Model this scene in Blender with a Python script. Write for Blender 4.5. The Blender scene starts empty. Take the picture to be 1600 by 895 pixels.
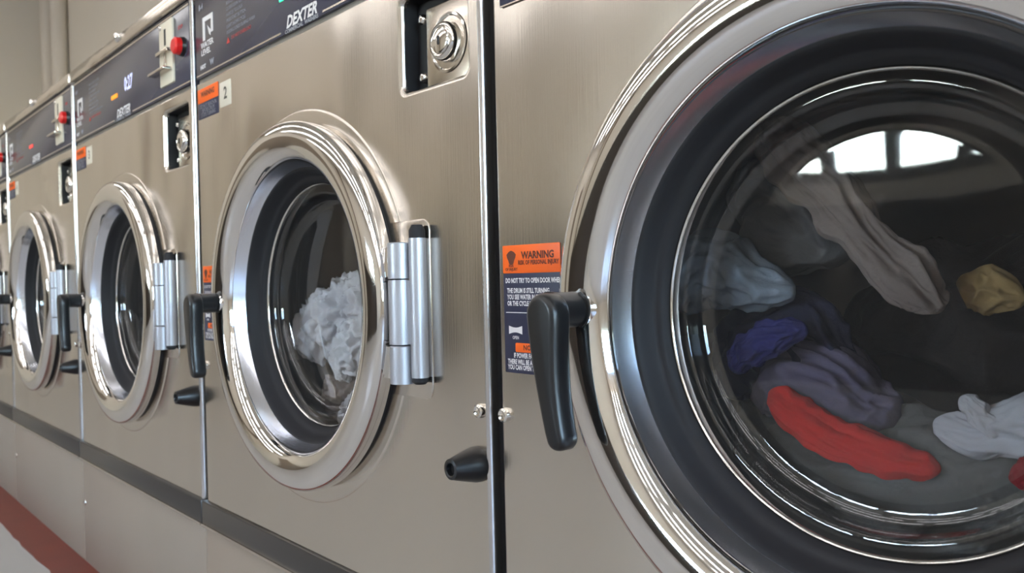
import bpy, bmesh, math, random
from mathutils import Vector, Matrix, noise

SC = bpy.context.scene
COL = SC.collection
PI = math.pi
W = 0.70                       # pitch of the washers along the row, metres


def Z(z):                      # height above the floor of a level given in washer pitches from the door axis datum
    return (z + 0.845) * W


# ------------------------------------------------------------------ camera
def make_camera():
    yaw, pitch, roll = 0.8505, -0.0096, -0.0227
    F = Vector((-math.sin(yaw) * math.cos(pitch), math.cos(yaw) * math.cos(pitch), math.sin(pitch)))
    R = F.cross(Vector((0, 0, 1))).normalized()
    U = R.cross(F)
    R2 = math.cos(roll) * R + math.sin(roll) * U
    U2 = -math.sin(roll) * R + math.cos(roll) * U
    cam = bpy.data.cameras.new('camera')
    o = bpy.data.objects.new('camera', cam)
    COL.objects.link(o)
    M = Matrix((R2, U2, -F)).transposed().to_4x4()
    M.translation = Vector((0.837 * W, -0.6898 * W, Z(0.002)))
    o.matrix_world = M
    cam.sensor_width = 36.0
    cam.lens = 1300.2 / 1600 * 36.0
    cam.clip_start = 0.02
    cam.dof.use_dof = True
    cam.dof.focus_distance = 0.72
    cam.dof.aperture_fstop = 11.0
    SC.camera = o


make_camera()

# ------------------------------------------------------------------ world, exposure
world = bpy.data.worlds.new('sky')
SC.world = world
world.use_nodes = True
wn = world.node_tree
wn.nodes.clear()
wo = wn.nodes.new('ShaderNodeOutputWorld')
wb = wn.nodes.new('ShaderNodeBackground')
ws = wn.nodes.new('ShaderNodeTexSky')
ws.sky_type = 'NISHITA'
ws.sun_disc = False
ws.sun_elevation = math.radians(48)
ws.sun_rotation = math.radians(200)
wb.inputs['Strength'].default_value = 7.0
wn.links.new(ws.outputs[0], wb.inputs['Color'])
wn.links.new(wb.outputs[0], wo.inputs['Surface'])

vs = SC.view_settings
vs.view_transform = 'Standard'
vs.look = 'None'
vs.exposure = 0.0
vs.gamma = 1.0
vs.use_curve_mapping = False
SC.cycles.max_bounces = 10
SC.cycles.glossy_bounces = 6
SC.cycles.transparent_max_bounces = 16
SC.cycles.sample_clamp_indirect = 6.0
LAMP = 9.0                      # strength of the fluorescent diffusers


# ------------------------------------------------------------------ materials
def lin(c):
    def f(v):
        v /= 255.0
        return v / 12.92 if v <= 0.04045 else ((v + 0.055) / 1.055) ** 2.4
    return (f(c[0]), f(c[1]), f(c[2]), 1.0)


def mat(name, rgb, rough=0.5, metal=0.0, spec=0.5, bump=None, coat=0.0, emit=None, mottling=None):
    m = bpy.data.materials.new(name)
    m.use_nodes = True
    nt = m.node_tree
    b = nt.nodes['Principled BSDF']
    b.inputs['Base Color'].default_value = lin(rgb)
    b.inputs['Roughness'].default_value = rough
    b.inputs['Metallic'].default_value = metal
    b.inputs['Specular IOR Level'].default_value = spec
    b.inputs['Coat Weight'].default_value = coat
    if emit:
        b.inputs['Emission Color'].default_value = lin(emit[0])
        b.inputs['Emission Strength'].default_value = emit[1]
    tc = None
    if bump or mottling:
        tc = nt.nodes.new('ShaderNodeTexCoord')
    if bump:                    # list of (scale xyz, strength distance)
        prev = None
        for sc_, dist in bump:
            mp = nt.nodes.new('ShaderNodeMapping')
            mp.inputs['Scale'].default_value = sc_
            nz = nt.nodes.new('ShaderNodeTexNoise')
            nz.inputs['Scale'].default_value = 1.0
            nz.inputs['Detail'].default_value = 2.0
            bp = nt.nodes.new('ShaderNodeBump')
            bp.inputs['Strength'].default_value = 1.0
            bp.inputs['Distance'].default_value = dist
            nt.links.new(tc.outputs['Object'], mp.inputs['Vector'])
            nt.links.new(mp.outputs[0], nz.inputs['Vector'])
            nt.links.new(nz.outputs['Fac'], bp.inputs['Height'])
            if prev:
                nt.links.new(prev.outputs[0], bp.inputs['Normal'])
            prev = bp
        nt.links.new(prev.outputs[0], b.inputs['Normal'])
    if mottling:                # (scale xyz, second colour)
        mp = nt.nodes.new('ShaderNodeMapping')
        mp.inputs['Scale'].default_value = mottling[0]
        nz = nt.nodes.new('ShaderNodeTexNoise')
        nz.inputs['Scale'].default_value = 1.0
        nz.inputs['Detail'].default_value = 4.0
        mx = nt.nodes.new('ShaderNodeMix')
        mx.data_type = 'RGBA'
        mx.inputs[6].default_value = lin(rgb)
        mx.inputs[7].default_value = lin(mottling[1])
        nt.links.new(tc.outputs['Object'], mp.inputs['Vector'])
        nt.links.new(mp.outputs[0], nz.inputs['Vector'])
        nt.links.new(nz.outputs['Fac'], mx.inputs[0])
        nt.links.new(mx.outputs[2], b.inputs['Base Color'])
    return m


M = {}
M['steel'] = mat('brushed_steel', (214, 207, 198), 0.2, 1.0,
                 bump=[((3.2, 3.2, 1.6), 0.022), ((500, 500, 9), 0.00006)])
M['steel_edge'] = mat('polished_steel_edge', (205, 204, 206), 0.2, 1.0)
M['base_steel'] = mat('dull_base_paint', (152, 138, 124), 0.45, 0.0, 0.4, mottling=((5, 5, 2), (142, 129, 116)))
M['liner'] = mat('satin_chrome_liner', (226, 229, 238), 0.2, 1.0)
M['trim_steel'] = mat('grey_trim', (128, 124, 119), 0.4, 0.3)
M['plate_steel'] = mat('satin_plate', (215, 206, 195), 0.2, 1.0)
M['chrome'] = mat('chrome', (228, 226, 224), 0.06, 1.0)
M['worn_chrome'] = mat('worn_chrome', (222, 219, 214), 0.11, 1.0, bump=[((9, 9, 9), 0.0015)])
M['rubber'] = mat('black_rubber', (33, 32, 35), 0.6, 0.0, 0.25)
M['dark_gap'] = mat('recess_paint_and_shade', (14, 14, 20), 0.55)  # dark recess paint, also stands in for shade in open gaps
M['plastic'] = mat('black_plastic', (20, 20, 22), 0.33, 0.0, 0.5)
M['alu'] = mat('satin_aluminium', (178, 179, 186), 0.42, 0.75)
M['strip'] = mat('dark_strip', (50, 46, 44), 0.3, 0.0, 0.5)
M['panel'] = mat('panel_overlay', (56, 57, 74), 0.2, 0.0, 0.7)
M['white_ink'] = mat('white_ink', (214, 212, 216), 0.5)
M['grey_ink'] = mat('grey_ink', (140, 142, 152), 0.5)
M['red_ink'] = mat('red_ink', (190, 50, 45), 0.5)
M['dark_ink'] = mat('dark_ink', (92, 38, 14), 0.5)
M['black_ink'] = mat('black_ink', (60, 56, 52), 0.5)
M['orange'] = mat('orange_label', (238, 98, 10), 0.45)
M['navy_label'] = mat('navy_label', (38, 40, 66), 0.4)
M['paper'] = mat('cream_sticker', (206, 198, 184), 0.5)
M['red_plastic'] = mat('red_plastic', (205, 22, 22), 0.3)
M['drum'] = mat('drum_steel', (150, 143, 140), 0.38, 1.0)
M['wall'] = mat('beige_wall', (226, 218, 205), 0.75, mottling=((1.3, 1.3, 1.3), (218, 210, 196)))
M['ceiling'] = mat('ceiling_tile', (222, 216, 206), 0.85)
M['floor'] = mat('pale_floor', (178, 175, 171), 0.3, mottling=((3, 3, 3), (166, 163, 159)))
M['red_paint'] = mat('red_floor_paint', (122, 52, 40), 0.4, mottling=((14, 14, 14), (100, 46, 38)))
M['pipe'] = mat('painted_conduit', (214, 205, 192), 0.5)
M['window_frame'] = mat('dark_window_frame', (70, 68, 70), 0.4, 0.4)
M['counter'] = mat('counter_laminate', (60, 52, 46), 0.4)
M['pavement'] = mat('concrete_pavement', (168, 164, 158), 0.9)
M['lamp'] = mat('lamp_diffuser', (255, 252, 246), 0.5, emit=((252, 250, 250), LAMP))
M['lamp_case'] = mat('lamp_housing', (225, 225, 222), 0.5)
M['led_green'] = mat('green_led', (60, 230, 170), 0.4, emit=((40, 240, 165), 1.6))
M['led_orange'] = mat('orange_led', (240, 150, 30), 0.4, emit=((240, 140, 20), 0.8))
M['led_red'] = mat('red_led', (235, 70, 60), 0.4, emit=((240, 60, 50), 0.7))
M['led_white'] = mat('blue_white_led', (200, 205, 240), 0.4, emit=((190, 195, 240), 0.7))
M['led_dim'] = mat('unlit_display', (70, 70, 84), 0.4)


def glass_mat(name, tint, refl, haze=0.0):
    m = bpy.data.materials.new(name)
    m.use_nodes = True
    nt = m.node_tree
    nt.nodes.clear()
    out = nt.nodes.new('ShaderNodeOutputMaterial')
    mix = nt.nodes.new('ShaderNodeMixShader')
    tr = nt.nodes.new('ShaderNodeBsdfTransparent')
    tr.inputs['Color'].default_value = (*tint, 1)
    gl = nt.nodes.new('ShaderNodeBsdfGlossy')
    gl.inputs['Roughness'].default_value = 0.02
    gl.inputs['Color'].default_value = (1, 1, 1, 1)
    fr = nt.nodes.new('ShaderNodeFresnel')
    fr.inputs['IOR'].default_value = refl
    nt.links.new(fr.outputs[0], mix.inputs[0])
    nt.links.new(tr.outputs[0], mix.inputs[1])
    nt.links.new(gl.outputs[0], mix.inputs[2])
    if haze:                    # diffuse haze mixed in, lifts the blacks behind the glass
        df = nt.nodes.new('ShaderNodeBsdfDiffuse')
        df.inputs['Color'].default_value = (.62, .63, .66, 1)
        m2_ = nt.nodes.new('ShaderNodeMixShader')
        m2_.inputs[0].default_value = haze
        nt.links.new(mix.outputs[0], m2_.inputs[1])
        nt.links.new(df.outputs[0], m2_.inputs[2])
        mix = m2_
    nt.links.new(mix.outputs[0], out.inputs['Surface'])
    return m


M['glass'] = glass_mat('door_glass', (0.97, 0.97, 0.97), 1.62, haze=.018)
M['pane'] = glass_mat('window_pane', (0.93, 0.95, 0.95), 1.45)


def cloth_mat(name, rgb, rgb2):
    return mat(name, rgb, 0.9, 0.0, 0.2, bump=[((260, 260, 260), 0.0006)], mottling=((22, 22, 22), rgb2))


# ------------------------------------------------------------------ mesh helpers
def link_mesh(name, bm, material, parent=None, smooth=None, loc=None, recalc=True):
    if recalc:
        bmesh.ops.recalc_face_normals(bm, faces=bm.faces)
    me = bpy.data.meshes.new(name)
    if smooth is True:
        for f in bm.faces:
            f.smooth = True
    elif smooth is not None:                  # angle in degrees
        for f in bm.faces:
            f.smooth = True
        for e in bm.edges:
            if len(e.link_faces) == 2 and e.calc_face_angle(0) > math.radians(smooth):
                e.smooth = False
    bm.to_mesh(me)
    bm.free()
    me.materials.append(material)
    o = bpy.data.objects.new(name, me)
    COL.objects.link(o)
    if parent is not None:
        o.parent = parent
    if loc is not None:
        o.location = loc
    return o


def box(bm, x0, x1, y0, y1, z0, z1):
    v = [bm.verts.new(p) for p in ((x0, y0, z0), (x1, y0, z0), (x1, y1, z0), (x0, y1, z0),
                                   (x0, y0, z1), (x1, y0, z1), (x1, y1, z1), (x0, y1, z1))]
    for f in ((0, 1, 5, 4), (1, 2, 6, 5), (2, 3, 7, 6), (3, 0, 4, 7), (4, 5, 6, 7), (3, 2, 1, 0)):
        bm.faces.new([v[i] for i in f])


def boxes(name, items, material, parent=None, bevel=0.0, loc=None):
    bm = bmesh.new()
    for it in items:
        box(bm, *it)
    if bevel:
        bmesh.ops.bevel(bm, geom=bm.edges[:], offset=bevel, segments=2, profile=0.6, affect='EDGES')
    return link_mesh(name, bm, material, parent, smooth=40 if bevel else None, loc=loc)


def lathe_into(bm, prof, c, axis='y', segs=64, closed=False):
    """prof: list of (radius, along). Revolved about an axis through c."""
    rings = []
    for r, a in prof:
        if r < 1e-6:
            p = (c[0], c[1] + a, c[2]) if axis == 'y' else (c[0], c[1], c[2] + a)
            rings.append([bm.verts.new(p)])
            continue
        ring = []
        for i in range(segs):
            t = 2 * PI * i / segs
            if axis == 'y':
                ring.append(bm.verts.new((c[0] + r * math.cos(t), c[1] + a, c[2] + r * math.sin(t))))
            else:
                ring.append(bm.verts.new((c[0] + r * math.cos(t), c[1] + r * math.sin(t), c[2] + a)))
        rings.append(ring)
    pairs = list(zip(rings, rings[1:]))
    if closed:
        pairs.append((rings[-1], rings[0]))
    for A, B in pairs:
        if len(A) == 1 and len(B) == 1:
            continue
        n = max(len(A), len(B))
        for i in range(n):
            j = (i + 1) % n
            q = [A[i % len(A)], A[j % len(A)], B[j % len(B)], B[i % len(B)]]
            u = []
            for v in q:
                if v not in u:
                    u.append(v)
            if len(u) >= 3:
                bm.faces.new(u)


def lathe(name, prof, c, material, parent=None, axis='y', segs=64, closed=False, smooth=35, recalc=True):
    bm = bmesh.new()
    lathe_into(bm, prof, c, axis, segs, closed)
    return link_mesh(name, bm, material, parent, smooth=smooth, recalc=recalc)


def rrect(x0, x1, z0, z1, r, n=6):
    pts = []
    for cx, cz, a0 in ((x1 - r, z0 + r, -PI / 2), (x1 - r, z1 - r, 0), (x0 + r, z1 - r, PI / 2), (x0 + r, z0 + r, PI)):
        for i in range(n + 1):
            a = a0 + PI / 2 * i / n
            pts.append((cx + r * math.cos(a), cz + r * math.sin(a)))
    return pts


def loop(bm, pts, y):
    return [bm.verts.new((p[0], y, p[1])) for p in pts]


def bridge(bm, A, B):
    n = len(A)
    for i in range(n):
        bm.faces.new((A[i], A[(i + 1) % n], B[(i + 1) % n], B[i]))


def inset_pts(pts, d):
    """shrink an outline towards its inside by d along vertex normals (counter-clockwise outline)."""
    n = len(pts)
    out = []
    for i in range(n):
        a, b, c = Vector(pts[i - 1]), Vector(pts[i]), Vector(pts[(i + 1) % n])
        e1, e2 = (b - a), (c - b)
        n1 = Vector((-e1.y, e1.x))
        n2 = Vector((-e2.y, e2.x))
        nn = (n1.normalized() if n1.length > 1e-9 else Vector((0, 0))) + (n2.normalized() if n2.length > 1e-9 else Vector((0, 0)))
        if nn.length < 1e-9:
            out.append(tuple(b))
            continue
        nn.normalize()
        out.append(tuple(b + nn * d))
    return out


def slab(name, pts, y_front, y_back, material, parent=None, bev=0.001, cap_back=True, smooth=35):
    """an outline in the x-z plane given thickness in y, front edge rounded."""
    bm = bmesh.new()
    F = loop(bm, inset_pts(pts, bev), y_front)
    Mi = loop(bm, inset_pts(pts, bev * 0.3), y_front + bev * 0.3)
    O = loop(bm, pts, y_front + bev)
    B = loop(bm, pts, y_back)
    bm.faces.new(F)
    bridge(bm, F, Mi)
    bridge(bm, Mi, O)
    bridge(bm, O, B)
    if cap_back:
        bm.faces.new(B)
    return link_mesh(name, bm, material, parent, smooth=smooth)


def sheet_with_holes(bm, outer, holes, y):
    edges = []
    loops = []
    for pts in [outer] + holes:
        L = loop(bm, pts, y)
        loops.append(L)
        for i in range(len(L)):
            edges.append(bm.edges.new((L[i], L[(i + 1) % len(L)])))
    bmesh.ops.triangle_fill(bm, use_beauty=True, use_dissolve=False, edges=edges)
    return loops


TEXT_CACHE = {}


def text_obj(name, body, size, material, parent, x, y, z, align='LEFT', bold=0.0, shear=0.0, sx=1.0):
    """printed lettering, a real thin mesh lying on a surface that faces -y."""
    cu = bpy.data.curves.new(name, 'FONT')
    cu.body = body
    cu.size = size
    cu.align_x = align
    cu.align_y = 'CENTER'
    cu.offset = bold
    cu.shear = shear
    cu.resolution_u = 2
    cu.space_line = 1.0
    tmp = bpy.data.objects.new(name + '_tmp', cu)
    COL.objects.link(tmp)
    bpy.context.view_layer.update()
    dg = bpy.context.evaluated_depsgraph_get()
    me = bpy.data.meshes.new_from_object(tmp.evaluated_get(dg))
    bpy.data.objects.remove(tmp)
    bpy.data.curves.remove(cu)
    for v in me.vertices:
        v.co = Vector((x + v.co.x * sx, y - 0.0001, z + v.co.y))
    me.name = name
    me.materials.clear()
    me.materials.append(material)
    o = bpy.data.objects.new(name, me)
    COL.objects.link(o)
    o.parent = parent
    return o


def thing(name, label, cat, loc=(0, 0, 0), group=None):
    o = bpy.data.objects.new(name, None)
    o.empty_display_size = 0.1
    COL.objects.link(o)
    o.location = loc
    o['label'] = label
    o['category'] = cat
    if group:
        o['group'] = group
    return o


def tag(o, label, cat, group=None):
    o['label'] = label
    o['category'] = cat
    if group:
        o['group'] = group
    return o


def struct(o):
    o['kind'] = 'structure'
    return o


# ------------------------------------------------------------------ room shell
XL, XR, YB, YF, ZC = -6.0, 5.2, 0.98, -4.6, 2.9
struct(boxes('floor', [(XL, XR, YF, YB, -0.08, 0.0)], M['floor']))
struct(boxes('ceiling', [(XL - .1, XR + .1, YF - .1, YB + .1, ZC, ZC + 0.1)], M['ceiling']))
struct(boxes('wall_back', [(XL - .1, XR + .1, YB, YB + 0.1, 0, ZC)], M['wall']))
struct(boxes('wall_left', [(XL - 0.1, XL, YF - .1, YB, 0, ZC)], M['wall']))
# right wall and front wall with shop window openings
WR = (-3.2, -0.2, 0.85, 2.15)          # y0 y1 z0 z1 in the right wall
struct(boxes('wall_right', [(XR, XR + .1, YF - .1, YB, 0, WR[2]), (XR, XR + .1, YF - .1, YB, WR[3], ZC),
                            (XR, XR + .1, YF - .1, WR[0], WR[2], WR[3]), (XR, XR + .1, WR[1], YB, WR[2], WR[3])], M['wall']))
WG = (-2.45, -0.70, 1.06, 1.62)         # x0 x1 z0 z1 in the front wall
struct(boxes('wall_front', [(XL, XR, YF - .1, YF, 0, WG[2]), (XL, XR, YF - .1, YF, WG[3], ZC),
                            (XL, WG[0], YF - .1, YF, WG[2], WG[3]), (WG[1], XR, YF - .1, YF, WG[2], WG[3])], M['wall']))


def shop_window(name, axis, a0, a1, z0, z1, at, n):
    fr = 0.03
    items = []
    def bar(u0, u1, w0, w1):
        if axis == 'x':
            items.append((at - .06, at, u0, u1, w0, w1) if False else (at, at + .06, u0, u1, w0, w1))
        else:
            items.append((u0, u1, at - .06, at, w0, w1))
    bar(a0, a1, z0, z0 + 2 * fr)
    bar(a0, a1, z1 - 2 * fr, z1)
    for i in range(n + 1):
        u = a0 + (a1 - a0) * i / n
        u = min(max(u, a0 + fr), a1 - fr)
        bar(u - fr, u + fr, z0 + 2 * fr, z1 - 2 * fr)
    w = struct(boxes(name, items, M['window_frame']))
    for i in range(n):
        u0 = a0 + (a1 - a0) * i / n
        u1 = a0 + (a1 - a0) * (i + 1) / n
        bm = bmesh.new()
        if axis == 'x':
            box(bm, at + .028, at + .032, u0 + fr, u1 - fr, z0 + 2 * fr, z1 - 2 * fr)
        else:
            box(bm, u0 + fr, u1 - fr, at - .032, at - .028, z0 + 2 * fr, z1 - 2 * fr)
        link_mesh('pane', bm, M['pane'], w)


shop_window('window_1', 'x', WR[0], WR[1], WR[2], WR[3], XR + .02, 4)
shop_window('window_2', 'y', WG[0], WG[1], WG[2], WG[3], YF - .02, 5)
struct(boxes('ground', [(-14, 30, -30, 12, -0.3, -0.1)], M['pavement']))

# fluorescent fixtures in rows along the room
for ry in (-1.15, -2.3, -3.45):
    x = -5.7
    row = {-1.15: 'row closest to the washers', -2.3: 'middle row', -3.45: 'row closest to the windows'}[ry]
    k = 0
    while x < 4.4:
        k += 1
        t = thing('ceiling_light', 'fluorescent ceiling light, %s from the far wall in the %s' % (('first', 'second', 'third', 'fourth', 'fifth', 'sixth', 'seventh', 'eighth')[k - 1], row), 'ceiling light', (x + .61, ry, ZC), 'fluorescent ceiling lights')
        boxes('housing', [(-.61, .61, -.1, .1, -.05, 0)], M['lamp_case'], t)
        boxes('diffuser', [(-.6, .6, -.085, .085, -.068, -.05)], M['lamp'], t)
        x += 1.42

# unseen door and pier, added as dark shapes for the steel to mirror
M['door_paint'] = mat('brown_grey_door', (128, 114, 100), 0.5)
d1 = struct(boxes('added_door', [(XL, XL + .04, -3.15, -2.3, 0, 2.08)], M['door_paint'], bevel=.004))
lathe('door_handle', [(0, 0), (.022, 0), (.026, .02), (.018, .045), (0, .05)], (XL + .04, -2.42, 1.02), M['chrome'], d1, axis='z', segs=20)
struct(boxes('added_door_trim', [(XL, XL + .05, -3.23, -3.15, 0, 2.16), (XL, XL + .05, -2.3, -2.22, 0, 2.16), (XL, XL + .05, -3.15, -2.3, 2.08, 2.16)], M['pipe'], bevel=.003))
struct(boxes('added_pier', [(-5.05, -4.75, YF, YF + .16, 0, ZC)], M['door_paint'], bevel=.006))

# unseen dark counter, added along the opposite wall to show in reflections
cn = thing('added_counter', 'long dark counter added out of view against the opposite wall for reflections', 'counter', (-2.6, YF + .4, 0))
boxes('worktop', [(-2.4, 2.4, -.34, .36, .86, .9)], M['counter'], cn, bevel=.004)
boxes('side_panel', [(-2.36, 2.36, .26, .3, 0.0, .86)], M['counter'], cn)

# conduits in the far corner of the beige wall
for xx, lb in ((-5.77, 'beige painted pipe on the far wall, nearer to the room corner'),
               (-5.49, 'beige painted pipe on the far wall, nearer to the washers')):
    p = lathe('wall_pipe', [(0.0, 0), (0.048, 0), (0.048, ZC), (0, ZC)], (0, 0, 0), M['pipe'], axis='z', segs=24)
    p.location = (xx, YB - .05, 0)
    tag(p, lb, 'pipe', 'painted pipes on the far wall')

# red painted stripe on the floor along the washers, with a worn edge
bm = bmesh.new()
rnd = random.Random(4)
A, B = [], []
nst = 240
for i in range(nst + 1):
    x = XL + (XR - XL) * i / nst
    d = -0.077 + 0.007 * noise.noise((x * 9.0, 0, 3.1)) + 0.006 * noise.noise((x * 23.0, 2.0, 0))
    A.append((x, 0.0))
    B.append((x, d))
ta = [bm.verts.new((p[0], p[1], .0015)) for p in A]
tb = [bm.verts.new((p[0], p[1], .0015)) for p in B]
ba = [bm.verts.new((p[0], p[1], 0)) for p in A]
bb = [bm.verts.new((p[0], p[1], 0)) for p in B]
for i in range(nst):
    bm.faces.new((tb[i], tb[i + 1], ta[i + 1], ta[i]))
    bm.faces.new((bb[i], bb[i + 1], tb[i + 1], tb[i]))
    bm.faces.new((ta[i], ta[i + 1], ba[i + 1], ba[i]))
tag(link_mesh('floor_stripe', bm, M['red_paint']), 'worn red painted stripe on the pale floor along the washers', 'stripe')

# ------------------------------------------------------------------ steel base under the row
BZ = Z(-0.526)
base = thing('washer_base', 'long low beige grey base under the row of washers, above the red stripe', 'base', (-1.4, .4, 0))


def seg_panel(x0, x1):
    return slab('base_panel', rrect(x0 + 1.4, x1 + 1.4, 0.0, BZ, 0.003, 2), -.4, .38, M['base_steel'], base, bev=.0015)


for k in range(-5, 1):
    seg_panel(k * W + .0005 + .008, (k + 1) * W - .0005 + .008)
for k in range(-4, 1):
    lathe('bolt', [(0, -.4035), (.003, -.4035), (.006, -.4015), (.0065, -.4), (0, -.4)],
          (k * W + .008 + 1.4 + (.012 if k != -1 else .012), 0, Z(-.659)), M['chrome'], base, segs=16)

# ------------------------------------------------------------------ washing machine
DX, DZ = -0.5135, -0.0375          # door centre in machine pitches (from the right hand seam)
CX, CZ = DX * W, Z(DZ)


def wp(prof):                        # profile in pitches -> metres; second value is how far it stands out of the front
    return [(r * W, -q * W) for r, q in prof]


LEDS = {'green': ('led_green', None), 'orange': ('led_orange', 'led_white'), 'red': ('led_red', 'led_dim'), 'dim': ('led_red', 'led_dim')}


def circle_pts(cx, cz, r, n=96):
    return [(cx + r * math.cos(2 * PI * i / n), cz + r * math.sin(2 * PI * i / n)) for i in range(n)]


class Machine:
    pass


def build_machine(kind, xs, label):
    OFF = Vector((-.5 * W, .38, BZ))
    root = thing('washing_machine', label, 'washing machine', Vector((xs, 0, 0)) + OFF, 'front loading washers in a row')
    made = []

    def P(o):                       # shape built from the seam corner: shift back to the machine's own base point
        o.location = -OFF
        return o

    x0, x1 = -.977 * W, 0.0
    zb = Z(-.47)
    zt = Z(.438) if kind == 'a' else Z(.668)
    hole = circle_pts(CX, CZ, .262 * W)
    cup = rrect(-.184 * W, -.030 * W, Z(.277), Z(.411), .007, 5)
    cup_out = inset_pts(cup, -.0055)
    holes = [hole] + ([cup_out] if kind == 'a' else [])
    # --- front sheet with rolled edges
    bm = bmesh.new()
    e = .0045
    outer = [(x0 + e, zb + .0015), (x1 - e, zb + .0015), (x1 - e, zt - .0015), (x0 + e, zt - .0015)]
    loops = sheet_with_holes(bm, outer, holes, 0.0)
    for f in bm.faces:
        f.smooth = False
    def ring(d, y):
        return [bm.verts.new((x0 + d, y, zb)), bm.verts.new((x1 - d, y, zb)), bm.verts.new((x1 - d, y, zt)), bm.verts.new((x0 + d, y, zt))]
    L0 = loops[0]
    prev = L0
    rolled = []
    for d, y in ((.0028, .0006), (.0013, .0018), (.0004, .0033), (0, .005), (0, .03), (.004, .03), (.004, .7)):
        cur = ring(d, y)
        for i in range(4):
            rolled.append(bm.faces.new((prev[i], prev[(i + 1) % 4], cur[(i + 1) % 4], cur[i])))
        prev = cur
    bm.faces.new(prev)
    # turned-in rim of the door opening
    H = loops[1]
    H2 = loop(bm, hole, .012)
    bridge(bm, H, H2)
    if kind == 'a':                  # stamped lip of the coin vault opening
        C = loops[2]
        p2 = C
        for d, y in ((.0015, .0002), (.0031, .0010), (.0045, .0024), (.0055, .0046), (.0055, .008)):
            c2 = loop(bm, inset_pts(cup_out, d), y)
            bridge(bm, p2, c2)
            p2 = c2
    bmesh.ops.recalc_face_normals(bm, faces=bm.faces)
    body = P(link_mesh('body', bm, M['steel'], root, smooth=None, recalc=False))
    # a polished corner strip along each upright edge
    for nm, xa in (('edge_strip', x1),):
        s = 1 if xa == x1 else -1
        bm = bmesh.new()
        pr = [(-.0042, -.0003), (-.0026, .0003), (-.001, .0015), (-.0001, .0035), (.0003, .006), (.0003, .02), (-.002, .02)]
        n = len(pr)
        a = [bm.verts.new((xa + s * p[0], p[1], zb)) for p in pr]
        b = [bm.verts.new((xa + s * p[0], p[1], Z(.632))) for p in pr]
        for i in range(n - 1):
            bm.faces.new((a[i], a[i + 1], b[i + 1], b[i]))
        bm.faces.new(a)
        bm.faces.new(b)
        P(link_mesh(nm, bm, M['steel_edge'], root, smooth=60))
    # --- dark block standing in for the shaded gap left of the cabinet
    P(boxes('seam_shade', [(-.9995 * W, -.9785 * W, .022, .05, BZ, Z(.63))], M['dark_gap'], root))
    # --- kick strip
    st = P(slab('kick_strip', rrect(-.9985 * W + .002, .0, Z(-.5255), Z(-.4705), .002, 2), -.004, .05, M['strip'], root, bev=.002))
    lip = P(boxes('strip_lip', [(-.9985 * W + .002, .0, -.0062, -.0035, Z(-.5255), Z(-.5205))], M['plate_steel'], st))
    lip.location = (0, 0, 0)

    # --- door
    prof = wp([(.3165, .0100), (.3185, .0112), (.3192, .016), (.3194, .026), (.3188, .0305), (.3170, .0345), (.3140, .0378), (.309, .0405), (.301, .0432), (.292, .0445), (.282, .0440),
               (.272, .0415), (.264, .0375), (.2580, .0325), (.2545, .0275), (.2525, .0230), (.2514, .0200), (.2514, .0150),
               (.30, -.004), (.312, .008)])
    door = P(lathe('door', prof, (CX, 0, CZ), M['chrome'], root, segs=160, closed=True, smooth=50))

    def D(o):                       # child of the door
        o.location = (0, 0, 0)
        return o
    D(lathe('door_liner', wp([(.2520, .0208), (.2512, .0185), (.2495, .0130), (.2470, .0060), (.2435, -.0025), (.2428, -.0040), (.2428, -.0100), (.252, -.0100)]), (CX, 0, CZ), M['liner'], door, segs=160, closed=True, smooth=50))
    D(lathe('gasket', wp([(.2440, -.0030), (.2415, -.0030), (.2395, -.0048), (.2370, -.0100), (.2340, -.0170), (.2315, -.0225), (.2295, -.0255), (.2270, -.0270), (.2245, -.0282),
                          (.222, -.031), (.220, -.0355), (.2185, -.0385), (.217, -.043), (.225, -.052), (.243, -.05)]), (CX, 0, CZ), M['rubber'], door, segs=128, closed=True, smooth=60))
    D(lathe('glass', wp([(.2185, -.040), (.2172, -.0385), (.214, -.0395), (.2055, -.0405), (.2005, -.0405), (.1988, -.0422), (.1978, -.0470), (.1962, -.0550), (.1932, -.0620), (.1885, -.0668), (.1815, -.0692), (.172, -.0700),
                          (.160, -.0703), (.12, -.0707), (.08, -.0710), (.04, -.0712), (0, -.0713)]), (CX, 0, CZ), M['glass'], door, segs=128, smooth=60, recalc=False))
    D(lathe('glass_rim', wp([(.2185, -.0375), (.2165, -.0362), (.2145, -.0375), (.2145, -.0400), (.2185, -.042)]), (CX, 0, CZ), M['worn_chrome'], door, segs=128, closed=True, smooth=60))
    # handle: shaft straight out of the ring, grip hanging down from it
    hx, hz = -.8000 * W, Z(-.033)
    D(lathe('handle_boss', wp([(.034, .018), (.029, .030), (.0250, .037), (.0235, .0405), (.0, .0405)]), (hx, 0, hz), M['chrome'], door, segs=40, smooth=50))
    bm = bmesh.new()
    lathe_into(bm, wp([(.0, .039), (.0225, .039), (.0225, .0425), (.0195, .0435), (.0190, .055), (.0192, .066), (.0205, .080), (.0, .080)]), (hx, 0, hz), 'y', 40)
    sp = [(-.7945, -.0365, .0225), (-.7940, -.050, .0218), (-.7930, -.070, .0200), (-.7912, -.092, .0178), (-.7880, -.115, .0157), (-.7838, -.138, .0142), (-.7795, -.157, .0133), (-.7772, -.164, .0130)]
    right, left = [], []
    for i, (px, pz, r) in enumerate(sp):
        a = sp[max(0, i - 1)]
        b = sp[min(len(sp) - 1, i + 1)]
        t = Vector((b[0] - a[0], b[1] - a[1])).normalized()
        nrm = Vector((-t.y, t.x))
        right.append((px + nrm.x * r, pz + nrm.y * r))
        left.append((px - nrm.x * r, pz - nrm.y * r))
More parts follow.
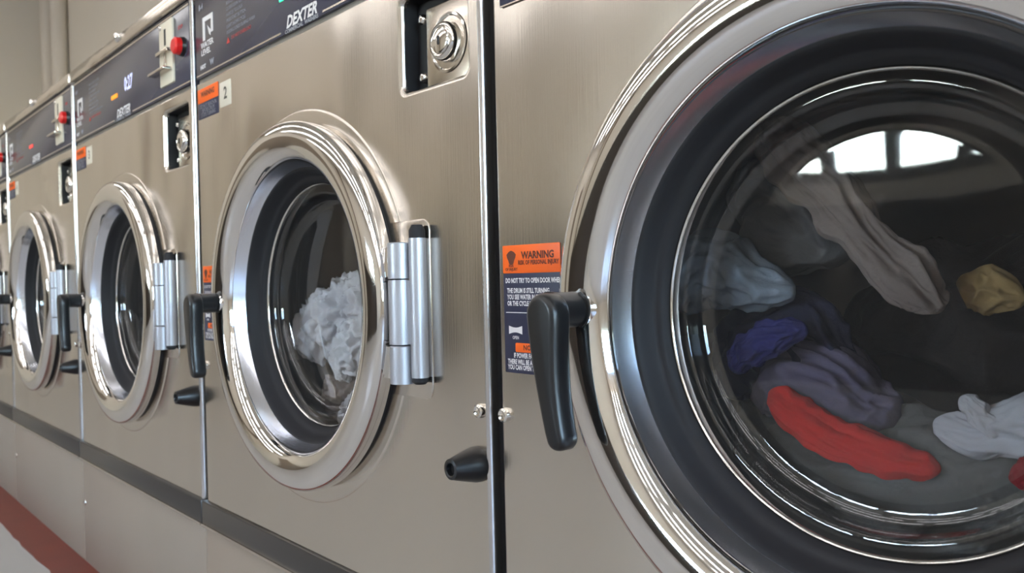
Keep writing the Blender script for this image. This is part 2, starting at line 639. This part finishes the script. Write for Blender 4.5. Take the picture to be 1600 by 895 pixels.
    def arc(c, p_from, p_to, n=10):
        a0 = math.atan2(p_from[1] - c[1], p_from[0] - c[0])
        a1 = math.atan2(p_to[1] - c[1], p_to[0] - c[0])
        while a1 <= a0:
            a1 += 2 * PI
        r = math.hypot(p_from[0] - c[0], p_from[1] - c[1])
        return [(c[0] + r * math.cos(a0 + (a1 - a0) * i / n), c[1] + r * math.sin(a0 + (a1 - a0) * i / n)) for i in range(1, n)]
    # spine runs downwards: its left-hand normal points to +x
    out = left[:] + arc(sp[-1], left[-1], right[-1]) + right[::-1] + arc(sp[0], right[0], left[0])
    out = [(p[0] * W, Z(p[1])) for p in out]
    area = sum(out[i - 1][0] * out[i][1] - out[i][0] * out[i - 1][1] for i in range(len(out)))
    if area < 0:
        out = out[::-1]
    yb, yf = -.074 * W, -.1005 * W
    prev = loop(bm, inset_pts(out, .0035), yb)
    bm.faces.new(prev)
    for d, y in ((.0012, yb - .0008), (0, yb - .003), (0, yf + .006), (.0007, yf + .0034), (.002, yf + .0014), (.004, yf + .0003), (.0055, yf)):
        cur = loop(bm, inset_pts(out, d), y)
        bridge(bm, prev, cur)
        prev = cur
    bm.faces.new(prev)
    D(link_mesh('handle', bm, M['plastic'], door, smooth=50))
    # hinge knuckles on the door
    kx, ky, kr = -.1665 * W, -.021 * W, .0185 * W
    for za, zc2 in ((.057, .0055), (-.0905, -.145)):
        D(lathe('hinge_knuckle', [(0, Z(za)), (kr - .001, Z(za)), (kr, Z(za) - .001), (kr, Z(zc2)), (0, Z(zc2))], (kx, ky, 0), M['alu'], door, axis='z', segs=32))
    for z0_, z1_ in ((.008, .052), (-.14, -.093)):
        boxes('hinge_lug', [(kx - .03, kx - .004, ky - .004, ky + .012, Z(z0_), Z(z1_))], M['chrome'], door, bevel=.001)

    # --- hinge fixed to the cabinet
    plate = P(slab('hinge_plate', rrect(-.235 * W, -.122 * W, Z(-.168), Z(.090), .012, 6), -.0012, .0, M['steel'], root, bev=.0006))
    bm = bmesh.new()
    lathe_into(bm, [(0, Z(.0035)), (kr, Z(.0035)), (kr, Z(-.0885)), (0, Z(-.0885))], (kx, ky, 0), 'z', 32)
    rx, ry, rr = -.1345 * W, -.0135 * W, .0125 * W
    lathe_into(bm, [(0, Z(.062)), (rr, Z(.062)), (rr, Z(-.135)), (0, Z(-.135))], (rx, ry, 0), 'z', 28)
    box(bm, kx, rx, -.024 * W, -.006 * W, Z(-.0875), Z(.0025))
    hp = P(link_mesh('hinge', bm, M['alu'], root, smooth=40))
    for za, zc2 in ((.062, .081), (-.135, -.1445)):
        D(lathe('rubber_cap', [(0, Z(za)), (rr * .93, Z(za)), (rr * .93, Z(za + (zc2 - za) * .6)), (rr * .6, Z(zc2)), (0, Z(zc2))], (rx, ry, 0), M['rubber'], hp, axis='z', segs=24))

    # --- raised flange round the door and a black band put in as gap shade behind the ring
    P(lathe('door_flange', wp([(.30, -.001), (.30, .0016), (.338, .0016), (.3405, .0013), (.3425, .0006), (.3432, -.0005)]), (CX, 0, CZ), M['steel'], root, segs=128, smooth=40))
    P(lathe('ring_gap_shade', wp([(.262, -.004), (.311, .0), (.312, .0115), (.30, .012)]), (CX, 0, CZ), M['dark_gap'], root, segs=96))

    # --- drum
    dr = P(lathe('drum', wp([(.262, -.010), (.262, -.055), (.232, -.062), (.2285, -.066), (.232, -.070), (.31, -.078), (.318, -.085), (.32, -.10), (.32, -.20), (.32, -.30), (.32, -.40), (.32, -.52), (.305, -.545),
                                (.22, -.56), (.14, -.555), (.10, -.54), (0, -.535)]), (CX, 0, CZ), M['drum'], root, segs=72, smooth=50))
    for a in (75, 195, 315):
        bm = bmesh.new()
        ra = math.radians(a)
        T = Vector((math.cos(ra), 0, math.sin(ra)))
        S = Vector((-math.sin(ra), 0, math.cos(ra)))
        c0 = Vector((CX, 0, CZ))
        sec = [(-.045, .318), (-.02, .296), (-.008, .290), (.008, .290), (.02, .296), (.045, .318)]
        ra_, rb_ = [], []
        for s_, r_ in sec:
            ra_.append(bm.verts.new(c0 + T * r_ * W + S * s_ * W + Vector((0, .12 * W, 0))))
            rb_.append(bm.verts.new(c0 + T * r_ * W + S * s_ * W + Vector((0, .54 * W, 0))))
        for i in range(len(sec) - 1):
            bm.faces.new((ra_[i], ra_[i + 1], rb_[i + 1], rb_[i]))
        bm.faces.new(ra_)
        bm.faces.new(rb_)
        D(link_mesh('lifter', bm, M['drum'], dr, smooth=60))

    # --- control panel
    if kind == 'a':
        px0, px1 = -.972 * W, -.0075 * W
        pz0, pz1 = Z(.4485), Z(.631)
        cp = P(slab('control_panel', rrect(px0, px1, pz0, pz1, .002, 3), -.0005, .05, M['panel'], root, bev=.001))
        D(boxes('border_line', [(px0 + .002, -.565 * W, -.0011, -.0003, Z(.4525), Z(.4555)), (-.41 * W, px1 - .001, -.0011, -.0003, Z(.4525), Z(.4555)),
                                (px0 + .002, px1 - .001, -.0011, -.0003, Z(.622), Z(.626))], M['plate_steel'], cp))
        P(boxes('panel_trim', [(px0, px1, .004, .05, Z(.4395), Z(.4485)), (x0 + .002, x1 - .002, .003, .06, Z(.631), Z(.6355))], M['trim_steel'], root))
        tr = P(slab('top_rail', rrect(x0, x1, Z(.635), Z(.668), .003, 3), -.006, .7, M['steel'], root, bev=.002))
        D(lathe('dome_bolt', [(0, -.0125), (.005, -.0120), (.0085, -.0095), (.0098, -.006), (0, -.006)], (-.495 * W, 0, Z(.662)), M['chrome'], tr, segs=20))
        # printed legends
        yy = -.0006
        text_obj('brand_lettering', 'DEXTER', .0205, M['white_ink'], cp, -.4875 * W, yy, Z(.4665), 'CENTER', bold=.0007, shear=.30, sx=1.05)
        text_obj('small_lettering', 'COMMERCIAL  WASHERS', .0068, M['grey_ink'], cp, -.4875 * W, yy, Z(.4515), 'CENTER', bold=.0002, sx=1.12)
        bm = bmesh.new()                          # arched pictogram with a pointer
        for r_ in ((-.930, -.918, .523, .572), (-.918, -.885, .562, .572), (-.885, -.874, .533, .572)):
            box(bm, r_[0] * W, r_[1] * W, yy - .0004, yy, Z(r_[2]), Z(r_[3]))
        v = [bm.verts.new((a * W, yy - .0004, Z(b))) for a, b in ((-.905, .552), (-.885, .538), (-.887, .526), (-.896, .532))]
        bm.faces.new(v)
        D(link_mesh('pictogram', bm, M['white_ink'], cp))
        for i, (t_, zz) in enumerate((('WATER', .5135), ('LEVEL', .4985))):
            text_obj('small_lettering', t_, .0115, M['white_ink'], cp, -.942 * W, yy, Z(zz), 'LEFT', bold=.0004, sx=1.2)
        text_obj('small_lettering', '8-4', .012, M['grey_ink'], cp, -.950 * W, yy, Z(.597), 'LEFT', bold=.0004)
        text_obj('small_lettering', 'HOT', .008, M['white_ink'], cp, -.948 * W, yy, Z(.469), 'LEFT', bold=.0005, sx=1.2)
        text_obj('small_lettering', 'W', .011, M['grey_ink'], cp, -.895 * W, yy, Z(.471), 'LEFT', bold=.0008, sx=1.2)
        for i in range(8):
            text_obj('small_lettering', ['INSERT COINS TO START', 'SELECT WASH CYCLE', 'ADD DETERGENT', 'CLOSE DOOR AND TURN', 'HANDLE TO LOCK', 'PRESS START BUTTON', 'LIGHT SHOWS CYCLE', 'DOOR LOCKED DURING WASH'][i],
                     .0068, M['grey_ink'], cp, -.805 * W, yy, Z(.594 - i * .0118), 'LEFT', sx=.95)
        bm = bmesh.new()
        v = [bm.verts.new((a * W, yy - .0004, Z(b))) for a, b in ((-.806, .4895), (-.790, .4895), (-.798, .502))]
        bm.faces.new(v)
        D(link_mesh('warning_triangle', bm, M['red_ink'], cp))
        text_obj('small_lettering', 'DO NOT OVERLOAD', .0068, M['red_ink'], cp, -.783 * W, yy, Z(.497), 'LEFT')
        # indicators
        root_ind = D(boxes('indicator_light', [(-.566 * W, -.551 * W, -.0018, 0, Z(.5105), Z(.5235))], M['led_green'], cp))
        disp = None
        # coin slot plate, lever and stop button
        slot = P(slab('coin_slot', rrect(-.188 * W, -.102 * W, Z(.470), Z(.618), .003, 3), -.004, 0, M['paper'], root, bev=.0012))
        D(boxes('coin_tray', [(-.183 * W, -.107 * W, -.012, -.004, Z(.541), Z(.549)), (-.215 * W, -.107 * W, -.018, -.004, Z(.499), Z(.505)), (-.15 * W, -.138 * W, -.007, -.004, Z(.505), Z(.541))],
                M['plate_steel'], slot, bevel=.0008))
        D(boxes('slit', [(-.152 * W, -.142 * W, -.0046, -.0035, Z(.562), Z(.60))], M['dark_gap'], slot))
        D(lathe('screw', [(0, -.007), (.003, -.0065), (.0042, -.004), (0, -.004)], (-.177 * W, 0, Z(.608)), M['chrome'], slot, segs=14))
        bt = P(lathe('stop_button', [(0, -.017), (.010, -.0165), (.0132, -.014), (.0135, -.005), (0, -.005)], (-.048 * W, 0, Z(.538)), M['red_plastic'], root, segs=28))
        D(lathe('button_collar', [(0, -.006), (.0145, -.006), (.0155, 0), (0, 0)], (-.048 * W, 0, Z(.538)), M['plastic'], bt, segs=28))
        text_obj('small_lettering', 'STOP', .008, M['red_ink'], cp, -.075 * W, yy, Z(.585), 'LEFT', bold=.0002)

        # coin vault with its lock
        d_ = .031 * W
        bm = bmesh.new()
        f = loop(bm, cup, .006)
        b = loop(bm, cup, d_)
        bridge(bm, f, b)
        bm.faces.new(b)
        va = P(link_mesh('coin_vault', bm, M['dark_gap'], root, smooth=35))
        lp = D(slab('lock_plate', rrect(-.1465 * W, -.0325 * W, Z(.279), Z(.3935), .002, 3), .019 * W, d_, M['plate_steel'], va, bev=.0015))
        lx, lz, ly = -.093 * W, Z(.334), .019 * W
        D(lathe('lock', [(.0295, ly), (.0290, ly - .0012), (.0268, ly - .0016), (.0252, ly + .0002), (.0235, ly + .0022), (.0215, ly + .0028), (.0200, ly + .001), (.0192, ly - .004), (.0186, ly - .0085), (.0172, ly - .0105),
                         (.0150, ly - .0112), (.0138, ly - .0104), (.0130, ly - .0104), (.0122, ly - .0118), (.0090, ly - .0126), (0, ly - .0130)], (lx, 0, lz), M['worn_chrome'], va, segs=56, smooth=40))
        D(slab('keyhole', rrect(lx - .0016, lx + .0016, lz - .0045, lz + .0045, .0015, 4), ly - .0134, ly - .012, M['dark_gap'], va, bev=.0002))
        for zz in (.384, .2990):
            D(lathe('screw', [(0, d_ - .008), (.0035, d_ - .0075), (.0055, d_ - .005), (.006, d_), (0, d_)], (-.163 * W, 0, Z(zz)), M['chrome'], va, segs=16))
        # small stickers under the panel
        sk = P(slab('notice_sticker', rrect(-.968 * W, -.857 * W, Z(.360), Z(.4245), .001, 2), -.0004, 0, M['navy_label'], root, bev=.0002))
        D(slab('orange_band', rrect(-.968 * W, -.857 * W, Z(.3945), Z(.4245), .001, 2), -.0007, -.0004, M['orange'], sk, bev=.0001))
        text_obj('small_lettering', 'WARNING', .011, M['dark_ink'], sk, -.912 * W, -.0008, Z(.411), 'CENTER', bold=.0004, sx=.95)
        for i, t_ in enumerate(('DO NOT REACH IN', 'BEFORE DRUM', 'STOPS TURNING')):
            text_obj('small_lettering', t_, .0085, M['grey_ink'], sk, -.912 * W, -.0005, Z(.386 - i * .0095), 'CENTER', sx=.85)
    else:
        cp = P(slab('control_panel', rrect(-.959 * W, -.03 * W, Z(.343), Z(.60), .002, 3), -.0012, 0, M['panel'], root, bev=.0006))
        D(boxes('border_line', [(-.957 * W, -.032 * W, -.0018, -.001, Z(.3425), Z(.3442))], M['plate_steel'], cp))

    # --- large warning label left of the door
    lx0, lx1, lzt, lzb = -.9645 * W, -.861 * W, Z(.0435), Z(-.1165)
    wl = P(slab('warning_label', rrect(lx0, lx1, lzb, lzt, .001, 2), -.0004, 0, M['navy_label'], root, bev=.0002))
    D(slab('orange_band', rrect(lx0, lx1, Z(.0085), lzt, .001, 2), -.0007, -.0004, M['orange'], wl, bev=.0001))
    xm = (lx0 + lx1) / 2
    text_obj('lettering', 'WARNING', .0085, M['dark_ink'], wl, xm + .009, -.0008, Z(.030), 'CENTER', bold=.00035, sx=.98)
    text_obj('lettering', 'RISK OF PERSONAL INJURY', .0052, M['dark_ink'], wl, xm + .0095, -.0008, Z(.0212), 'CENTER', bold=.0002, sx=.80)
    bm = bmesh.new()                              # small hazard pictogram
    cxp, czp = lx0 + .0115, Z(.028)
    v = [bm.verts.new((cxp + .0055 * math.cos(a) * (1 + .25 * math.sin(3 * a)), -.00085, czp + .0062 * math.sin(a))) for a in [2 * PI * i / 14 for i in range(14)]]
    bm.faces.new(v)
    D(link_mesh('pictogram', bm, M['dark_ink'], wl))
    text_obj('lettering', 'RISK', .0034, M['dark_ink'], wl, cxp, -.0008, Z(.0178), 'CENTER', bold=.0001)
    text_obj('lettering', 'OF INJURY', .0034, M['dark_ink'], wl, cxp, -.0008, Z(.0133), 'CENTER', bold=.0001)
    for t_, zz, xo in (('DO NOT TRY TO OPEN DOOR WHEN', -.0010, .003), ('THE DRUM IS STILL TURNING,', -.0135, .005), ('YOU SEE WATER IN THE DOOR,', -.0215, .005), ('OR THE CYCLE LIGHTS ARE ON', -.0295, .005),
                       ('IF POWER FAILS THE DOOR', -.0985 + .004, .012), ('THERE WILL BE A DELAY UNTIL', -.1025, .004), ('YOU CAN OPEN THE DOOR', -.1095, .004)):
        text_obj('lettering', t_, .0058, M['white_ink'], wl, lx0 + xo, -.0005, Z(zz), 'LEFT', bold=.0002, sx=.70)
    D(boxes('rule_line', [(lx0 + .003, lx1 - .003, -.0007, -.0003, Z(-.0412), Z(-.0402))], M['white_ink'], wl))
    hp_ = [(lx0 + .0062 + .0175 * t, Z(-.0625) + (.0036 - .0016 * math.sin(PI * t) + .0001)) for t in [i / 10 for i in range(11)]]
    hq_ = [(p[0], 2 * Z(-.0625) - p[1]) for p in hp_]
    bm = bmesh.new()
    v = [bm.verts.new((p[0], -.0006, p[1])) for p in hq_ + hp_[::-1]]
    bm.faces.new(v)
    D(link_mesh('pictogram', bm, M['white_ink'], wl))
    text_obj('lettering', 'OPEN', .004, M['white_ink'], wl, lx0 + .015, -.0005, Z(-.0722), 'CENTER', bold=.0001, sx=.8)
    D(slab('orange_tab', rrect(lx0 + .0145, lx1 - .0145, Z(-.0900), Z(-.0785), .0012, 3), -.0007, -.0004, M['orange'], wl, bev=.0001))
    text_obj('lettering', 'NOTICE', .0062, M['dark_ink'], wl, xm, -.0008, Z(-.0842), 'CENTER', bold=.0002)

    # --- bolts beside the seam, rubber door stop
    for bx in (-.0168, -.9665):
        P(lathe('bolt', [(0, -.0022), (.002, -.0022), (.0028, -.0044), (.0046, -.0050), (.0062, -.0040), (.0068, -.0012), (.0068, 0), (0, 0)], (bx * W, 0, Z(-.1715)), M['worn_chrome'], root, segs=24))
    bp = P(lathe('door_stop', wp([(.024, .0), (.0235, .006), (.020, .020), (.0148, .040), (.0135, .0445), (.010, .0455), (.0085, .0445), (.0075, .038), (0, .038)]), (-.0275 * W, 0, Z(-.2435)), M['plastic'], root, segs=36, smooth=45))
    return root


def copy_tree(o, parent, only=None):
    c = o.copy()
    COL.objects.link(c)
    c.parent = parent
    for ch in list(o.children):
        copy_tree(ch, c)
    return c


def find(root, name):
    for ch in root.children:
        if ch.name.split('.')[0] == name:
            return ch
        r = find(ch, name)
        if r:
            return r
    return None


m2 = build_machine('a', 0.0, 'steel front loading washer numbered 2, white laundry behind its glass, green light')
m1 = build_machine('b', W, 'nearest steel washer, coloured laundry behind its large round glass at the right')
copies = []
for k, lb in ((1, 'steel washer left of the one numbered 2, orange and white lit display'),
              (2, 'small distant steel washer, second to the left of the one numbered 2, red lit display'),
              (3, 'steel washer at the far end, cut off by the left edge of the photo')):
    c = copy_tree(m2, None)
    c.location.x -= k * W
    c['label'] = lb
    copies.append(c)

# number stickers, different on each washer
OFF = Vector((-.5 * W, .38, BZ))
for m, num in ((m2, '2'), (copies[0], '3'), (copies[1], '4')):
    sk = slab('number_sticker', rrect(-.850 * W, -.793 * W, Z(.367), Z(.418), .001, 2), -.0004, 0, M['paper'], m, bev=.0002)
    sk.location = -OFF
    text_obj('lettering', num, .024, M['black_ink'], sk, -.8205 * W, -.0005, Z(.393), 'CENTER', bold=.0006)
# lit displays
for m, led in ((copies[0], 'led_orange'), (copies[1], 'led_red'), (copies[2], 'led_red')):
    il = find(m, 'indicator_light')
    cp = find(m, 'control_panel')
    me = il.data.copy()
    me.materials.clear()
    me.materials.append(M[led])
    il.data = me
    for v in me.vertices:
        v.co.x = -.5585 * W + (v.co.x + .5585 * W) * 3.4
        v.co.z = Z(.517) + (v.co.z - Z(.517)) * .8
    if led == 'led_orange':
        text_obj('display_digits', '0:27', .034, M['led_white'], cp, -.44 * W, -.0006, Z(.532), 'CENTER', bold=.0012, sx=.8)


# ------------------------------------------------------------------ laundry
def crease(p):
    """sharp-backed folds, rounded between: two warped octaves."""
    q = p + Vector((noise.noise(p * .7 + Vector((9, 0, 0))), noise.noise(p * .7 + Vector((0, 9, 0))), noise.noise(p * .7 + Vector((0, 0, 9))))) * .55
    n1, n2 = noise.noise(q), noise.noise(q * 1.9 + Vector((3, 1, 7)))
    return (1 - math.sqrt(n1 * n1 + .002) * 2.2) * .72 + (1 - math.sqrt(n2 * n2 + .003) * 2.2) * .28


def garment(name, chain, material, label, seed, amp=.35, freq=2.2, flat=.75, segs=84, per=34, along=.45, taper=1.6, wob=.35):
    """a crumpled length of cloth: chain of (x, y, z, radius) in pitches, swept and pushed into folds."""
    pts = [Vector((c[0] * W, c[1] * W, Z(c[2]))) for c in chain]
    rad = [c[3] * W for c in chain]
    path, rr_ = [], []
    n = len(pts)
    for i in range(n - 1):
        p0, p1, p2, p3 = pts[max(0, i - 1)], pts[i], pts[i + 1], pts[min(n - 1, i + 2)]
        for k in range(per):
            t = k / per
            path.append(.5 * ((2 * p1) + (p2 - p0) * t + (2 * p0 - 5 * p1 + 4 * p2 - p3) * t * t + (3 * p1 - p0 - 3 * p2 + p3) * t ** 3))
            rr_.append(rad[i] + (rad[i + 1] - rad[i]) * t)
    path.append(pts[-1])
    rr_.append(rad[-1])
    total = sum((path[i + 1] - path[i]).length for i in range(len(path) - 1))
    bm = bmesh.new()
    rings = []
    s = 0.0
    Yax = Vector((0, 1, 0))
    so = Vector((seed * 7.31, seed * 3.17, seed * 1.91))
    rmax = max(rad)
    for i, p in enumerate(path):
        if i:
            s += (path[i] - path[i - 1]).length
        t = (path[min(i + 1, len(path) - 1)] - path[max(i - 1, 0)]).normalized()
        u = t.cross(Yax).normalized()
        v = u.cross(t).normalized()
        e = min(s, total - s)
        cap = min(1.0, e / (rr_[i] * taper + 1e-9))
        cap = math.sqrt(max(0.0, 1 - (1 - cap) ** 2))
        r = rr_[i] * max(cap, .02)
        ring = []
        for k in range(segs):
            a = 2 * PI * k / segs
            ca, sa = math.cos(a), math.sin(a)
            q = u * ca + v * sa * flat
            base_p = p + q * r
            # outline wanders on either side of the path
            edge = noise.noise(Vector((s / rmax * 1.1, 5.0 if ca > 0 else 0.0, seed * 2.7))) * wob * abs(ca)
            npnt = Vector((s * along, r * ca, r * sa * .8)) / rmax * freq * .8
            d = crease(npnt + so) - .35
            big = noise.noise(base_p / rmax * .8 + so) * .6
            ring.append(bm.verts.new(base_p + (u * ca + v * sa) * rr_[i] * (amp * d + amp * .5 * big) * max(cap, .1) + u * ca / (abs(ca) + .001) * rr_[i] * edge * cap))
        rings.append(ring)
    for A_, B_ in zip(rings, rings[1:]):
        bridge(bm, A_, B_)
    bm.faces.new(rings[0])
    bm.faces.new(rings[-1])
    c = sum((v.co for v in bm.verts), Vector()) / len(bm.verts)
    zmin = min(v.co.z for v in bm.verts)
    org = Vector((c.x, c.y, zmin))
    for v in bm.verts:
        v.co -= org
    o = link_mesh(name, bm, material, None, smooth=True)
    o.location = org
    tag(o, label, 'clothes', None)
    return o


cm = cloth_mat
garment('towel', [(.318, .150, .172, .022), (.355, .150, .130, .030), (.405, .150, .072, .026), (.452, .150, .016, .024), (.488, .150, -.018, .024), (.505, .155, -.040, .014)],
        cm('taupe_cloth', (150, 138, 132), (120, 110, 106)), 'twisted taupe cloth hanging diagonally behind the nearest washer glass', 1, amp=.45, along=.12, freq=3.2)
garment('shirt', [(.225, .215, .10, .04), (.285, .22, .095, .06), (.335, .215, .06, .065), (.385, .22, .02, .05)],
        cm('olive_grey_cloth', (140, 140, 142), (104, 106, 110)), 'dim grey shirt behind the twisted taupe cloth', 2, amp=.5)
garment('shirt', [(.200, .140, -.040, .035), (.245, .140, .005, .042), (.285, .140, .000, .036), (.325, .132, -.012, .026), (.368, .124, -.021, .010)],
        cm('blue_grey_cloth', (160, 174, 190), (126, 140, 156)), 'pale blue grey shirt pressed against the left of the nearest glass', 3, amp=.42, along=.3, freq=2.6)
garment('trousers', [(.246, .18, -.150, .028), (.268, .18, -.110, .042), (.305, .175, -.075, .045), (.36, .17, -.072, .04), (.405, .175, -.10, .035)],
        cm('dark_navy_cloth', (56, 58, 84), (36, 38, 58)), 'dark navy trousers heaped at the left of the nearest washer drum', 4, amp=.5)
garment('sock', [(.292, .118, -.108, .012), (.315, .115, -.086, .017), (.345, .115, -.068, .017), (.385, .118, -.058, .009)],
        cm('indigo_cloth', (66, 68, 134), (44, 46, 98)), 'small bright indigo sock on the navy trousers', 5, amp=.5, freq=2.6, along=.25)
garment('shirt', [(.285, .175, -.150, .032), (.345, .17, -.125, .045), (.405, .17, -.135, .045), (.45, .175, -.165, .03)],
        cm('plum_grey_cloth', (118, 112, 136), (84, 80, 104)), 'plum grey shirt with folds lying above the red cloth', 6, amp=.5, along=.25, freq=2.8)
garment('scarf', [(.338, .120, -.127, .015), (.375, .122, -.155, .021), (.43, .124, -.176, .020), (.48, .126, -.185, .017), (.512, .13, -.188, .009)],
        cm('red_cloth', (216, 44, 38), (190, 30, 30)), 'bright red scarf low in the nearest washer', 7, amp=.28, along=.1, freq=2.4)
garment('blanket', [(.262, .20, -.145, .04), (.30, .19, -.205, .06), (.375, .185, -.232, .07), (.464, .185, -.232, .072), (.54, .19, -.21, .07), (.61, .20, -.16, .055)],
        cm('dark_green_grey_cloth', (112, 113, 112), (80, 82, 82)), 'dark grey blanket along the bottom of the nearest washer drum', 8, amp=.4, along=.25, freq=3)
garment('sock', [(.503, .135, -.146, .013), (.54, .135, -.152, .019), (.583, .135, -.140, .024), (.625, .138, -.14, .028)],
        cm('white_cloth', (206, 208, 216), (176, 178, 188)), 'long white sock at the right of the nearest washer', 9, amp=.45, along=.2, freq=2.6)
garment('sock', [(.533, .122, -.116, .009), (.550, .122, -.131, .011), (.563, .124, -.150, .009)],
        cm('white_cloth_b', (212, 212, 218), (180, 182, 190)), 'short white sock lying on the long white sock', 10, amp=.3)
garment('washcloth', [(.500, .205, -.012, .012), (.530, .205, -.020, .024), (.562, .205, -.032, .012)],
        cm('tan_cloth', (176, 150, 104), (138, 116, 80)), 'small tan washcloth deep in the nearest washer', 11, amp=.4)
garment('washcloth', [(.570, .13, -.188, .008), (.590, .13, -.180, .016), (.622, .135, -.166, .014)],
        cm('crimson_cloth', (160, 30, 44), (130, 24, 36)), 'small crimson washcloth beneath the long white sock', 12, amp=.4)
garment('trousers', [(.31, .36, -.05, .06), (.39, .35, -.07, .08), (.50, .35, -.06, .09), (.58, .36, -.05, .08), (.65, .37, -.06, .06)],
        cm('black_cloth', (34, 30, 31), (52, 46, 45)), 'black trousers filling the middle of the nearest washer drum', 13, amp=.4)
# laundry in the washer numbered 2
garment('bed_sheet', [(-.762, .132, -.140, .038), (-.715, .130, -.100, .050), (-.63, .128, -.066, .054), (-.54, .127, -.046, .055), (-.44, .127, -.045, .05)],
        cm('white_sheet', (236, 236, 240), (224, 224, 232)), 'crumpled white bed sheet in the washer numbered 2', 21, amp=.6, freq=2.6, along=.8, flat=.5, taper=1.0)
garment('pillowcase', [(-.585, .105, -.180, .024), (-.555, .102, -.150, .038), (-.50, .100, -.112, .042), (-.42, .102, -.075, .04)],
        cm('white_pillowcase', (238, 238, 240), (224, 224, 230)), 'white pillowcase bunched over the right of the white bed sheet', 22, amp=.5, freq=2.6, along=.8, flat=.4)
garment('washcloth', [(-.585, .108, -.262, .012), (-.55, .108, -.245, .020), (-.50, .108, -.215, .022), (-.44, .108, -.182, .018)],
        cm('white_washcloth', (226, 224, 226), (206, 204, 208)), 'small white washcloth low in the washer numbered 2', 23, amp=.45, flat=.5, along=.8)
garment('towel', [(-.71, .155, -.245, .035), (-.66, .150, -.228, .045), (-.58, .145, -.205, .048), (-.50, .145, -.185, .045)],
        cm('brown_grey_cloth', (142, 128, 122), (118, 106, 101)), 'brown grey towel beneath the white sheet in the washer numbered 2', 24, amp=.4, flat=.6, along=.6)
